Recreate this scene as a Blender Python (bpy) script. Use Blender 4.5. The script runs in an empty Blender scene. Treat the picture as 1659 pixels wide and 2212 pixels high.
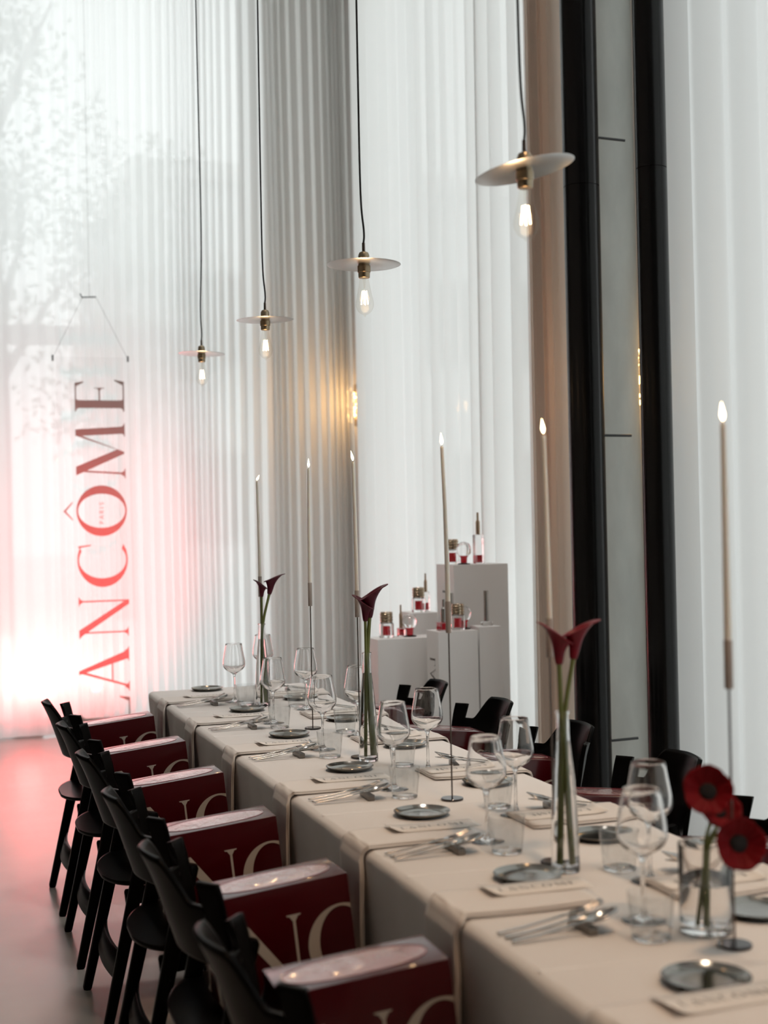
import bpy, bmesh, math, random
from math import sin, cos, pi, atan, radians, sqrt
from mathutils import Vector, Matrix

R = random.Random(7)
C = bpy.context.scene.collection
S = bpy.context.scene

# ------------------------------------------------------------------ camera, world, light, exposure
YAW, ROLL, PITCH, EYE = atan(986 / 3000), atan(.021), atan(19 / 3000), 1.47
cd = bpy.data.cameras.new('camera')
cam = bpy.data.objects.new('camera', cd); C.objects.link(cam); S.camera = cam
fwd = Vector((sin(YAW) * cos(PITCH), cos(YAW) * cos(PITCH), sin(PITCH)))
r0 = Vector((cos(YAW), -sin(YAW), 0)); u0 = r0.cross(fwd)
rt = cos(ROLL) * r0 - sin(ROLL) * u0
up = cos(ROLL) * u0 + sin(ROLL) * r0
cam.matrix_world = Matrix(((rt.x, up.x, -fwd.x, 0), (rt.y, up.y, -fwd.y, 0), (rt.z, up.z, -fwd.z, EYE), (0, 0, 0, 1)))
cd.sensor_fit = 'VERTICAL'; cd.sensor_height = 36.0; cd.lens = 36.0 * 3000 / 2212
cd.clip_start = .05; cd.clip_end = 300
cd.dof.use_dof = True; cd.dof.focus_distance = 4.6; cd.dof.aperture_fstop = 2.8

S.view_settings.view_transform = 'Standard'; S.view_settings.look = 'None'
S.view_settings.gamma = 1; S.view_settings.use_curve_mapping = False
S.view_settings.exposure = 0.0
S.cycles.use_denoising = True
S.cycles.max_bounces = 16; S.cycles.transparent_max_bounces = 24
S.cycles.transmission_bounces = 14; S.cycles.diffuse_bounces = 5
S.cycles.sample_clamp_indirect = 8.0
S.cycles.caustics_reflective = False

w = bpy.data.worlds.new('overcast_sky'); S.world = w; w.use_nodes = True
bg = w.node_tree.nodes['Background']
bg.inputs[0].default_value = (.97, .985, 1.0, 1); bg.inputs[1].default_value = 2.25

def lamp(name, kind, loc, energy, col, target=None, **kw):
    l = bpy.data.lights.new(name, kind); l.energy = energy; l.color = col
    for k, v in kw.items(): setattr(l, k, v)
    o = bpy.data.objects.new(name, l); C.objects.link(o); o.location = loc
    if target: o.rotation_euler = (Vector(target) - Vector(loc)).to_track_quat('-Z', 'Y').to_euler()
    return o

WARM = (1.0, .62, .33)
RED = (1.0, .03, .05)
lamp('red_floodlight_beam', 'SPOT', (.66, 10.36, .34), 72, (1, .09, .08), (.55, 8.0, .9), spot_size=radians(150), spot_blend=1, shadow_soft_size=.1)
lamp('red_floodlight_beam', 'SPOT', (1.12, 10.36, .34), 40, (1, .09, .08), (1.0, 8.0, .9), spot_size=radians(150), spot_blend=1, shadow_soft_size=.1)
lamp('added_red_spot', 'SPOT', (1.25, 8.2, .2), 420, (1, .015, .02), (1.0, 9.75, 1.1), spot_size=radians(66), spot_blend=1.0, shadow_soft_size=.05)  # unseen front lamp, added to redden the sign letters
lamp('added_fill_spot', 'SPOT', (1.3, .2, 5.9), 330, (1, .62, .36), (1.25, 1.6, .75), spot_size=radians(60), spot_blend=.8, shadow_soft_size=.3)  # unseen overhead spot, added as warm fill for the near table
for y_, e_ in ((3.4, 190), (5.6, 320), (8.2, 340)):
    lamp('added_fill_spot', 'SPOT', (1.35, y_ - 1.2, 5.95), e_, (1, .93, .87) if y_ > 4 else (1, .8, .6), (1.35, y_, .75), spot_size=radians(62), spot_blend=1, shadow_soft_size=.3)  # unseen overhead spots, added as general fill over table and plinths

# ------------------------------------------------------------------ helpers
class MB:
    """collects vertices and faces for ONE mesh"""
    def __init__(s): s.v = []; s.f = []
    def quadstrip(s, rings, closed=True, caps=(False, False)):
        base = len(s.v); n = len(rings[0])
        for r in rings: s.v += [tuple(p) for p in r]
        for i in range(len(rings) - 1):
            for j in range(n if closed else n - 1):
                a = base + i * n + j; b = base + i * n + (j + 1) % n
                s.f.append((a, b, b + n, a + n))
        if caps[0]: s.f.append(tuple(base + j for j in reversed(range(n))))
        if caps[1]: s.f.append(tuple(base + (len(rings) - 1) * n + j for j in range(n)))
        return s
    def lathe(s, prof, n=32, c=(0, 0, 0), caps=(False, False)):
        rings = [[(c[0] + r * cos(2 * pi * j / n), c[1] + r * sin(2 * pi * j / n), c[2] + z) for j in range(n)] for r, z in prof]
        return s.quadstrip(rings, True, caps)
    def box(s, x0, x1, y0, y1, z0, z1, b=0.0):
        if b <= 0:
            i = len(s.v)
            s.v += [(x0, y0, z0), (x1, y0, z0), (x1, y1, z0), (x0, y1, z0), (x0, y0, z1), (x1, y0, z1), (x1, y1, z1), (x0, y1, z1)]
            s.f += [tuple(i + k for k in q) for q in ((0, 3, 2, 1), (4, 5, 6, 7), (0, 1, 5, 4), (1, 2, 6, 5), (2, 3, 7, 6), (3, 0, 4, 7))]
            return s
        def ring(d, z):
            a0, a1, c0, c1 = x0 + d, x1 - d, y0 + d, y1 - d
            return [(a0 + b * .3, c0, z), (a1 - b * .3, c0, z), (a1, c0 + b * .3, z), (a1, c1 - b * .3, z), (a1 - b * .3, c1, z), (a0 + b * .3, c1, z), (a0, c1 - b * .3, z), (a0, c0 + b * .3, z)]
        return s.quadstrip([ring(b, z0), ring(b * .3, z0 + b * .3), ring(0, z0 + b), ring(0, z1 - b), ring(b * .3, z1 - b * .3), ring(b, z1)], True, (True, True))
    def tube(s, pts, rad, n=10, caps=True):
        pts = [Vector(p) for p in pts]; rads = rad if isinstance(rad, (list, tuple)) else [rad] * len(pts)
        rings = []; prev = None
        for i, p in enumerate(pts):
            t = (pts[min(i + 1, len(pts) - 1)] - pts[max(i - 1, 0)]).normalized()
            a = prev if prev is not None else (Vector((1, 0, 0)) if abs(t.x) < .9 else Vector((0, 1, 0)))
            a = (a - t * a.dot(t)).normalized(); b = t.cross(a); prev = a
            rings.append([p + rads[i] * (cos(2 * pi * j / n) * a + sin(2 * pi * j / n) * b) for j in range(n)])
        return s.quadstrip(rings, True, (caps, caps))
    def bar(s, p0, p1, w0, w1, side=(0, 1, 0), r=.3):
        """tapered rounded-rectangle bar: w = (width across side, depth)"""
        p0, p1 = Vector(p0), Vector(p1); t = (p1 - p0).normalized()
        a = Vector(side); a = (a - t * a.dot(t)).normalized(); b = t.cross(a)
        rings = []
        for f, sc in ((0, .8), (.012, 1), (.988, 1), (1, .8)):
            p = p0.lerp(p1, f); wa = (w0[0] + (w1[0] - w0[0]) * f) / 2 * sc; wb = (w0[1] + (w1[1] - w0[1]) * f) / 2 * sc
            ring = []
            for sx, sy in ((1, 1), (-1, 1), (-1, -1), (1, -1)):
                for k in range(3):
                    th = {(1, 1): 0, (-1, 1): 90, (-1, -1): 180, (1, -1): 270}[(sx, sy)] + 45 * k
                    ra = min(wa, wb) * r * 2
                    ring.append(p + a * (sx * (wa - ra) + ra * cos(radians(th))) + b * (sy * (wb - ra) + ra * sin(radians(th))))
            rings.append(ring)
        return s.quadstrip(rings, True, (True, True))
    def grid(s, fn, us, vs):
        return s.quadstrip([[fn(u, v) for u in us] for v in vs], False)
    def poly(s, pts):
        i = len(s.v); s.v += [tuple(p) for p in pts]; s.f.append(tuple(range(i, i + len(pts)))); return s
    def mesh(s, name, mat, smooth=35):
        me = bpy.data.meshes.new(name); me.from_pydata(s.v, [], s.f)
        bm = bmesh.new(); bm.from_mesh(me); bmesh.ops.remove_doubles(bm, verts=bm.verts, dist=1e-6)
        bmesh.ops.recalc_face_normals(bm, faces=bm.faces); bm.to_mesh(me); bm.free()
        if smooth:
            me.shade_smooth(); me.set_sharp_from_angle(angle=radians(smooth))
        me.materials.append(mat)
        return me

def obj(name, mb, mat, parent=None, smooth=35, loc=None):
    me = mb.mesh(name, mat, smooth) if isinstance(mb, MB) else mb
    o = bpy.data.objects.new(name, me); C.objects.link(o)
    if parent: o.parent = parent
    if loc: o.location = loc
    return o
def tag(o, label, cat, group=None):
    o['label'] = label; o['category'] = cat
    if group: o['group'] = group
    return o
def thing(name, label, cat, loc=(0, 0, 0), rot=(0, 0, 0), group=None):
    o = bpy.data.objects.new(name, None); C.objects.link(o); o.location = loc; o.rotation_euler = rot
    o.empty_display_size = .05
    return tag(o, label, cat, group)
def struct(name, mb, mat, smooth=0, parent=None):
    o = obj(name, mb, mat, parent, smooth)
    if not parent: o['kind'] = 'structure'
    return o
def dup(root, loc, rot, label, group=None):
    r = root.copy(); C.objects.link(r); r.location = loc; r.rotation_euler = rot; r['label'] = label
    if group: r['group'] = group
    for ch in list(root.children):
        c = ch.copy(); C.objects.link(c); c.parent = r
        for g in list(ch.children):
            d = g.copy(); C.objects.link(d); d.parent = c
    return r
def solid(o, t, off=0):
    m = o.modifiers.new('thickness', 'SOLIDIFY'); m.thickness = t; m.offset = off; m.use_even_offset = True
    return o
ORD = ['first', 'second', 'third', 'fourth', 'fifth', 'sixth', 'seventh', 'eighth']
NTH = ['farthest', 'second', 'third', 'fourth', 'fifth', 'sixth', 'seventh']

# ------------------------------------------------------------------ materials
def mat(name, col, rough=.5, metal=0, spec=.5, noise=None, bump=None, coat=0, sheen=0, **kw):
    m = bpy.data.materials.new(name); m.use_nodes = True; nt = m.node_tree; p = nt.nodes['Principled BSDF']
    p.inputs['Base Color'].default_value = (*col, 1); p.inputs['Roughness'].default_value = rough
    p.inputs['Metallic'].default_value = metal; p.inputs['Specular IOR Level'].default_value = spec
    p.inputs['Coat Weight'].default_value = coat; p.inputs['Coat Roughness'].default_value = .08
    p.inputs['Sheen Weight'].default_value = sheen
    for k, v in kw.items(): p.inputs[k].default_value = v
    tc = nt.nodes.new('ShaderNodeTexCoord')
    if noise:      # (scale, amount, stretch xyz)
        mp = nt.nodes.new('ShaderNodeMapping'); mp.inputs['Scale'].default_value = noise[2] if len(noise) > 2 else (1, 1, 1)
        nt.links.new(tc.outputs['Object'], mp.inputs[0])
        n = nt.nodes.new('ShaderNodeTexNoise'); n.inputs['Scale'].default_value = noise[0]; n.inputs['Detail'].default_value = 6
        nt.links.new(mp.outputs[0], n.inputs[0])
        mx = nt.nodes.new('ShaderNodeMix'); mx.data_type = 'RGBA'
        a = noise[1]
        mx.inputs[6].default_value = (*[c * (1 - a) for c in col], 1); mx.inputs[7].default_value = (*[min(1, c * (1 + a)) for c in col], 1)
        nt.links.new(n.outputs[0], mx.inputs[0]); nt.links.new(mx.outputs[2], p.inputs['Base Color'])
    if bump:       # (scale, strength, distance, stretch)
        mp = nt.nodes.new('ShaderNodeMapping'); mp.inputs['Scale'].default_value = bump[3] if len(bump) > 3 else (1, 1, 1)
        nt.links.new(tc.outputs['Object'], mp.inputs[0])
        n = nt.nodes.new('ShaderNodeTexNoise'); n.inputs['Scale'].default_value = bump[0]; n.inputs['Detail'].default_value = 4
        nt.links.new(mp.outputs[0], n.inputs[0])
        b = nt.nodes.new('ShaderNodeBump'); b.inputs['Strength'].default_value = bump[1]; b.inputs['Distance'].default_value = bump[2]
        nt.links.new(n.outputs[0], b.inputs['Height']); nt.links.new(b.outputs[0], p.inputs['Normal'])
    return m
def emit(name, col, strength):
    m = bpy.data.materials.new(name); m.use_nodes = True; nt = m.node_tree; nt.nodes.clear()
    o = nt.nodes.new('ShaderNodeOutputMaterial'); e = nt.nodes.new('ShaderNodeEmission')
    e.inputs[0].default_value = (*col, 1); e.inputs[1].default_value = strength
    nt.links.new(e.outputs[0], o.inputs[0]); return m
def pane_mat(name, tint=(.96, .98, .97), rough=.0, ior=1.35):
    """thin clear sheet: lets light straight through with a faint reflection"""
    m = bpy.data.materials.new(name); m.use_nodes = True; nt = m.node_tree; nt.nodes.clear()
    o = nt.nodes.new('ShaderNodeOutputMaterial'); t = nt.nodes.new('ShaderNodeBsdfTransparent'); g = nt.nodes.new('ShaderNodeBsdfGlossy')
    t.inputs[0].default_value = (*tint, 1); g.inputs['Roughness'].default_value = rough
    x = nt.nodes.new('ShaderNodeMixShader'); lw = nt.nodes.new('ShaderNodeLayerWeight'); lw.inputs[0].default_value = .5
    pw = nt.nodes.new('ShaderNodeMath'); pw.operation = 'POWER'; pw.inputs[1].default_value = 4.5; nt.links.new(lw.outputs['Facing'], pw.inputs[0])
    f = nt.nodes.new('ShaderNodeMapRange'); f.inputs[3].default_value = ((ior - 1) / (ior + 1)) ** 2 * 2; f.inputs[4].default_value = min(.75, (ior - 1) * 2); nt.links.new(pw.outputs[0], f.inputs[0])
    nt.links.new(f.outputs[0], x.inputs[0]); nt.links.new(t.outputs[0], x.inputs[1]); nt.links.new(g.outputs[0], x.inputs[2])
    nt.links.new(x.outputs[0], o.inputs[0]); return m
def cloth_sheer(name, col, transp, transl, diff_col=None, weave=900):
    """voile: part open weave, part light passing through the threads, part reflecting"""
    m = bpy.data.materials.new(name); m.use_nodes = True; nt = m.node_tree; nt.nodes.clear()
    o = nt.nodes.new('ShaderNodeOutputMaterial')
    T = nt.nodes.new('ShaderNodeBsdfTransparent'); L = nt.nodes.new('ShaderNodeBsdfTranslucent'); D = nt.nodes.new('ShaderNodeBsdfDiffuse')
    L.inputs[0].default_value = (*col, 1); D.inputs[0].default_value = (*(diff_col or col), 1)
    a = nt.nodes.new('ShaderNodeMixShader'); a.inputs[0].default_value = transl
    b = nt.nodes.new('ShaderNodeMixShader')
    # threads close up when the cloth is seen edge-on
    lw = nt.nodes.new('ShaderNodeLayerWeight'); lw.inputs[0].default_value = .35
    mr = nt.nodes.new('ShaderNodeMapRange'); mr.inputs[1].default_value = 0; mr.inputs[2].default_value = 1
    mr.inputs[3].default_value = 1 - transp; mr.inputs[4].default_value = 1
    nt.links.new(lw.outputs['Facing'], mr.inputs[0])
    nt.links.new(mr.outputs[0], b.inputs[0])
    nt.links.new(D.outputs[0], a.inputs[1]); nt.links.new(L.outputs[0], a.inputs[2])
    nt.links.new(T.outputs[0], b.inputs[1]); nt.links.new(a.outputs[0], b.inputs[2])
    nt.links.new(b.outputs[0], o.inputs[0]); return m

M = dict(
    floor=mat('polished_concrete', (.37, .345, .325), .24, noise=(2.2, .14), bump=(60, .06, .002)),
    wall=mat('grey_plaster', (.66, .64, .62), .85, noise=(3, .06)),
    midwall=mat('warm_grey_plaster', (.66, .58, .50), .85, noise=(3, .06)),
    darkwall=mat('dark_plaster', (.07, .067, .065), .8, noise=(3, .06)),
    ceiling=mat('white_plaster', (.86, .855, .84), .9),
    frame=mat('dark_window_frame', (.30, .31, .32), .4, metal=.3),
    pane=pane_mat('window_glass'),
    sheer=cloth_sheer('white_voile', (.97, .97, .965), .10, .80),
    sheer2=cloth_sheer('white_voile_dense', (.90, .90, .89), .08, .60),
    sheer3=cloth_sheer('white_voile_lined', (.84, .845, .84), .06, .56),
    linen_drape=cloth_sheer('beige_lined_drape', (.93, .82, .73), .0, .5),
    taupe_drape=cloth_sheer('taupe_lined_drape', (.86, .855, .84), .10, .55),
    black_pipe=mat('black_gloss_pipe', (.003, .003, .003), .25, spec=.3),
    concrete=mat('cast_concrete', (.68, .70, .66), .9, noise=(7, .28, (1, 1, .35)), bump=(30, .25, .004)),
    steel=mat('steel_rod', (.02, .02, .02), .35, metal=.6),
    cloth=mat('table_linen', (.76, .73, .71), .85, noise=(260, .05), bump=(500, .12, .0006), sheen=.1),
    runner=mat('runner_linen', (.74, .695, .66), .85, noise=(300, .05), bump=(480, .15, .0006), sheen=.1),
    card=mat('cream_card', (.80, .75, .70), .6),
    ink=mat('grey_ink', (.13, .125, .12), .6),
    wood=mat('black_stained_wood', (.002, .0019, .0019), .3, noise=(18, .4, (1, 1, 12)), spec=.045),
    redbox=mat('dark_red_lacquered_card', (.055, .0002, .002), .3, spec=.3, coat=.6),
    boxletter=mat('pale_print', (.52, .46, .40), .5),
    film=mat('glossy_clear_film', (.40, .22, .23), .06, coat=1.0, bump=(30, .7, .012, (1.6, 1, 1))),
    filmrim=mat('film_rim', (.20, .01, .02), .25, coat=.5),
    plate=mat('brushed_pewter', (.33, .315, .29), .14, metal=1),
    cutlery=mat('satin_steel', (.46, .445, .425), .16, metal=1),
    rest=mat('gunmetal_rest', (.20, .185, .17), .35, metal=.9),
    glass=mat('clear_glass', (1, 1, 1), 0, **{'Transmission Weight': 1.0, 'IOR': 1.46}),
    thinglass=pane_mat('thin_drinking_glass', (.965, .97, .97), ior=1.4),
    thin=pane_mat('thin_bulb_glass', (.97, .96, .94), ior=1.14),
    water=mat('water', (1, 1, 1), 0, **{'Transmission Weight': 1.0, 'IOR': 1.33}),
    bronze=mat('dark_bronze', (.13, .10, .085), .25, metal=.9),
    mirrorblack=mat('black_mirror_metal', (.05, .045, .045), .1, metal=.8),
    sleeve=mat('taupe_sleeve', (.36, .31, .28), .45),
    wax=mat('ivory_wax', (.90, .86, .78), .5, **{'Subsurface Weight': .25, 'Subsurface Radius': (.02, .012, .008), 'Subsurface Scale': .3}),
    wick=mat('burnt_wick', (.02, .015, .01), .9),
    flame=emit('candle_flame', (1, .72, .38), 14),
    brushed=mat('brushed_aluminium', (.62, .62, .62), .32, metal=1),
    brass=mat('aged_brass', (.36, .29, .20), .3, metal=1),
    cable=mat('black_textile_cable', (.008, .008, .01), .7),
    filament=emit('glowing_filament', (1, .62, .28), 30),
    crystal=emit('lit_crystal', (1, .58, .2), 12),
    gold=mat('champagne_metal', (.55, .43, .32), .25, metal=1),
    silver=mat('silver_metal', (.45, .43, .41), .2, metal=1),
    redliquid=mat('red_liquid', (.75, .01, .03), .1, spec=.6),
    plinth=mat('white_matt_paint', (.74, .73, .72), .6),
    calla=mat('burgundy_petal', (.075, .001, .012), .4, noise=(20, .3), spec=.3),
    calla_red=mat('crimson_petal', (.17, .002, .012), .4, noise=(20, .25), spec=.3),
    poppy=mat('scarlet_petal', (.15, .0005, .004), .6, noise=(30, .35), spec=.15),
    poppyeye=mat('black_flower_centre', (.004, .004, .006), .8),
    stem=mat('green_stem', (.145, .17, .045), .45, noise=(30, .2)),
    signink=mat('charcoal_print', (.34, .325, .30), .55),
    acrylic=pane_mat('clear_acrylic', (.985, .985, .985), ior=1.08),
    cord=mat('thin_grey_cord', (.25, .25, .25), .6),
    leaf=mat('tree_leaf', (.10, .13, .07), .7, noise=(3, .4)),
    bark=mat('tree_bark', (.08, .065, .05), .9, noise=(12, .4)),
    paving=mat('pale_paving', (.62, .62, .61), .8, noise=(.7, .1)),
    render=mat('grey_render', (.66, .67, .68), .8, noise=(1.2, .08)),
    lampbody=mat('grey_lamp_housing', (.45, .45, .46), .4, metal=.4),
    lens=emit('red_lamp_lens', (1, .25, .2), 5),
)

# ------------------------------------------------------------------ lettering (drawn stroke by stroke, cap height 1)
def ring_arc(cx, rx, ry, thick, thin, a0, a1, n=36):
    """stressed ring: thick at the sides, thin at top and bottom"""
    out = []
    for k in range(n):
        q = []
        for kk, inner in ((k, 0), (k + 1, 0), (k + 1, 1), (k, 1)):
            a = radians(a0 + (a1 - a0) * kk / n)
            q.append((cx + (rx - thick * inner) * cos(a), .5 + (ry - thin * inner) * sin(a)))
        out.append(q)
    return out
def serif(x, y, wl, wr, up=1):
    """bracketed slab end centred on a stem of half width wl..wr"""
    b, h = .085, .022
    return [[(x - wl - b, y), (x + wr + b, y), (x + wr + b * .8, y + up * h), (x - wl - b * .8, y + up * h)],
            [(x - wl - b * .5, y + up * h), (x + wr + b * .5, y + up * h), (x + wr, y + up * .09), (x - wl, y + up * .09)]]
def L_():
    return [[(.13, 0), (.25, 0), (.25, 1), (.13, 1)], [(.13, 0), (.60, 0), (.60, .03), (.13, .03)],
            [(.60, 0), (.63, .21), (.61, .21), (.53, .03)]] + serif(.19, 0, .06, .06) + serif(.19, 1, .06, .06, -1), .66
def A_():
    return [[(.09, 0), (.135, 0), (.45, .93), (.415, .99)], [(.385, 1.02), (.465, 1.02), (.875, 0), (.695, 0)],
            [(.225, .33), (.62, .33), (.61, .362), (.235, .362)]] + serif(.112, 0, .02, .02) + serif(.785, 0, .07, .07), .92
def N_():
    return [[(.14, 0), (.175, 0), (.175, .96), (.14, .96)], [(.02, 1), (.215, 1), (.86, .03), (.86, -.02), (.765, -.02), (.10, .93)],
            [(.825, 0), (.86, 0), (.86, 1), (.825, 1)]] + serif(.157, 0, .017, .017) + serif(.842, 1, .017, .017, -1), .93
def C_():
    return ring_arc(.52, .48, .51, .155, .034, 62, 305) + [[(.735, .95), (.765, .99), (.79, .73), (.77, .73)], [(.73, .955), (.76, .93), (.765, .99), (.73, .985)]], .84
def O_(hat=True):
    s = ring_arc(.53, .50, .51, .165, .034, 0, 360, 56)
    if hat: s += [[(.34, 1.08), (.37, 1.08), (.53, 1.22), (.53, 1.27)], [(.53, 1.22), (.69, 1.08), (.72, 1.08), (.53, 1.27)]]
    return s, 1.06
def M_():
    return [[(.10, 0), (.14, 0), (.20, .97), (.165, .97)], [(.09, 1), (.27, 1), (.62, .17), (.575, .02), (.53, .02)],
            [(.565, .02), (.60, .09), (.955, 1), (.91, 1)], [(.90, 1), (1.04, 1), (1.10, 0), (.95, 0)]] + serif(.12, 0, .02, .02) + serif(1.025, 0, .06, .06), 1.17
def E_():
    return [[(.11, 0), (.255, 0), (.255, 1), (.11, 1)], [(.05, 0), (.60, 0), (.60, .03), (.05, .03)], [(.05, .97), (.57, .97), (.57, 1), (.05, 1)],
            [(.2, .49), (.47, .49), (.47, .52), (.2, .52)], [(.60, 0), (.635, .2), (.615, .2), (.53, .03)], [(.57, 1), (.60, .82), (.58, .82), (.51, .97)],
            [(.47, .40), (.485, .40), (.485, .61), (.47, .61)], [(.47, .46), (.47, .55), (.41, .505)]] + [serif(.18, 0, .06, .06)[1], serif(.18, 1, .06, .06, -1)[1]], .66
GL = dict(L=L_, A=A_, N=N_, C=C_, O=O_, M=M_, E=E_)
def bar2(x0, y0, x1, y1, t):
    d = Vector((x1 - x0, y1 - y0)); n = Vector((-d.y, d.x)).normalized() * t / 2
    return [(x0 + n.x, y0 + n.y), (x1 + n.x, y1 + n.y), (x1 - n.x, y1 - n.y), (x0 - n.x, y0 - n.y)]
def arcs(cx, cy, rx, ry, a0, a1, t, n=10):
    P = [(cx + rx * cos(radians(a0 + (a1 - a0) * k / n)), cy + ry * sin(radians(a0 + (a1 - a0) * k / n))) for k in range(n + 1)]
    return [bar2(*P[k], *P[k + 1], t) for k in range(n)]
t_ = .14
SMALL = dict(   # plain capitals for the tiny line inside the O
    P=([bar2(.1, 0, .1, 1, t_), bar2(.1, .95, .35, .95, t_), bar2(.1, .5, .35, .5, t_)] + arcs(.35, .725, .22, .225, -90, 90, t_), .85),
    A=([bar2(0, 0, .4, 1, t_), bar2(.4, 1, .8, 0, t_), bar2(.18, .35, .62, .35, t_)], 1.0),
    R=([bar2(.1, 0, .1, 1, t_), bar2(.1, .95, .35, .95, t_), bar2(.1, .5, .35, .5, t_), bar2(.3, .5, .65, 0, t_)] + arcs(.35, .725, .22, .225, -90, 90, t_), .9),
    I=([bar2(.1, 0, .1, 1, t_)], .42),
    S=(arcs(.35, .73, .25, .22, 20, 270, t_) + arcs(.35, .27, .25, .24, -160, 90, t_), .8))

def clip_poly(P, x0, x1, y0, y1):
    def cut(P, ax, lim, sgn):
        out = []
        for i in range(len(P)):
            a, b = P[i], P[(i + 1) % len(P)]
            ia, ib = sgn * (a[ax] - lim) <= 0, sgn * (b[ax] - lim) <= 0
            if ia: out.append(a)
            if ia != ib:
                t = (lim - a[ax]) / (b[ax] - a[ax]); out.append((a[0] + t * (b[0] - a[0]), a[1] + t * (b[1] - a[1])))
        return out
    for ax, lim, sg in ((0, x1, 1), (0, x0, -1), (1, y1, 1), (1, y0, -1)):
        if P: P = cut(P, ax, lim, sg)
    return P
def word(text, h, track=.06):
    out, x = [], 0
    for ch in text:
        polys, adv = GL[ch]()
        out += [[((px + x) * h, py * h) for px, py in P] for P in polys]; x += adv + track
    return out, (x - track) * h
def flat(polys, o, ux, uy):
    """lay 2-D polygons on a plane: origin, x direction, y direction"""
    mb = MB(); o, ux, uy = Vector(o), Vector(ux), Vector(uy)
    n = ux.cross(uy)
    for i, P in enumerate(polys):
        if len(P) > 2: mb.poly([o + ux * a + uy * b + n * (i % 40) * 2.5e-5 for a, b in P])
    return mb

# ------------------------------------------------------------------ setting: floor, walls, windows
CEIL = 6.2
struct('floor', MB().box(-5, 3.4, -4, 10.45, -.1, 0), M['floor'])
struct('ceiling', MB().box(-5.2, 3.8, -4.2, 10.8, CEIL, CEIL + .15), M['ceiling'])
struct('wall_front', MB().box(-5, 3.4, -4.2, -4, 0, CEIL), M['darkwall'])
wl = MB()
wl.box(-5.2, -5, -4, 10.45, 0, CEIL)
struct('wall_left', wl, M['midwall'])
wb = MB()
wb.box(2.42, 3.4, 10.45, 10.7, 0, CEIL); wb.box(3.14, 3.4, 9.98, 10.45, 0, CEIL)  # corner return added to keep side-window light from behind the curtain
struct('wall_back', wb, M['wall'])
struct('wall_back', MB().box(-5.2, -.2, 10.45, 10.7, 0, CEIL), M['darkwall'])
wr = MB()
for y0, y1 in ((10.0, 10.7), (5.4, 6.60), (-4.2, -3.6)): wr.box(3.4, 3.65, y0, y1, 0, CEIL)
struct('wall_right', wr, M['wall'])

def window(name, axis, p, a0, a1, mull, trans):
    """glazed opening in a wall: mullions, transoms and one pane per bay; axis 'x' runs along x at y = p"""
    root = bpy.data.objects.new(name, None); C.objects.link(root); root['kind'] = 'structure'
    def bx(mb, a, b, z0, z1, d=.035):
        return mb.box(a, b, p - d, p + d, z0, z1) if axis == 'x' else mb.box(p - d, p + d, a, b, z0, z1)
    fr = MB()
    for z0, z1 in [(0, .06), (CEIL - .06, CEIL)]: bx(fr, a0, a1, z0, z1)
    for a in (a0, a1 - .06): bx(fr, a, a + .06, 0, CEIL)
    obj('frame', fr, M['frame'], root, 0)
    for m_ in mull: obj('mullion', bx(MB(), m_ - .025, m_ + .025, .06, CEIL - .06), M['frame'], root, 0)
    for t in trans: obj('transom', bx(MB(), a0 + .06, a1 - .06, t - .07, t + .07, .03), M['frame'], root, 0)
    xs = [a0] + list(mull) + [a1]; zs = [0] + list(trans) + [CEIL]
    for i in range(len(xs) - 1):
        for j in range(len(zs) - 1):
            obj('pane', bx(MB(), xs[i] + .03, xs[i + 1] - .03, zs[j] + .06, zs[j + 1] - .06, .004), M['pane'], root, 0)
    return root
window('window_1', 'x', 10.57, -.2, 2.42, [.2], [2.9])
window('window_2', 'y', 3.52, 6.60, 10.0, [8.3], [])
window('window_3', 'y', 3.52, -3.6, 5.4, [-.9, 2.1], [])

# outdoors
struct('ground', MB().box(-60, 60, -40, 80, -.25, -.12), M['paving'])

# ------------------------------------------------------------------ curtains
def curtain(name, label, path, z0, z1, m, wl=.085, amp=.035, s_fold=.4, seed=1, group='curtains along the glazing', rnd=.52):
    """pleated cloth hung along a path of (x, y) points"""
    rr = random.Random(seed); P = [Vector((x, y, 0)) for x, y in path]
    seg = [(P[i + 1] - P[i]).length for i in range(len(P) - 1)]; tot = sum(seg)
    n = int(tot / .0085); us = [i / n * tot for i in range(n + 1)]
    ph, a_, cols = 0.0, amp, []
    ws = [(rr.uniform(.5, 2.2), rr.uniform(0, 6.28)) for _ in range(5)]
    for u in us:
        local = wl * (1 + rnd * sum(sin(u * f * 5 + p) for f, p in ws) / 2.6)
        ph += 2 * pi * (tot / n) / max(.03, local)
        a = amp * (1 + .4 * sum(sin(u * f * 3.1 + p * 2) for f, p in ws) / 2.2)
        k = 0; q = u
        while k < len(seg) - 1 and q > seg[k]: q -= seg[k]; k += 1
        d = (P[k + 1] - P[k]).normalized(); nrm = Vector((-d.y, d.x, 0))
        cols.append((P[k] + d * q, d, nrm, a, ph))
    mb = MB(); zs = [z0, z0 + .25 * (z1 - z0), z0 + .5 * (z1 - z0), z0 + .75 * (z1 - z0), z1]
    rings = []
    for iz, z in enumerate(zs):
        f = iz / (len(zs) - 1); row = []
        for i, (p, d, nr, a, phs) in enumerate(cols):
            spread = 1.15 - .3 * f
            off = a * spread * sin(phs + .25 * sin(f * 3 + i * .01)); sh = s_fold * a * sin(2 * phs)
            row.append(p + nr * off + d * (sh + .012 * sin(f * 4 + i * .013)) + Vector((0, 0, z)))
        rings.append(row)
    mb.quadstrip(rings, False)
    o = obj(name, mb, m, None, 180)
    return tag(o, label, 'curtain', group)
curtain('sheer_curtain', 'broad white voile curtain behind the hanging sign', [(-.25, 10.04), (2.5, 10.06)], .012, CEIL - .02, M['sheer'], .08, .0125, .35, 3)
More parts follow.
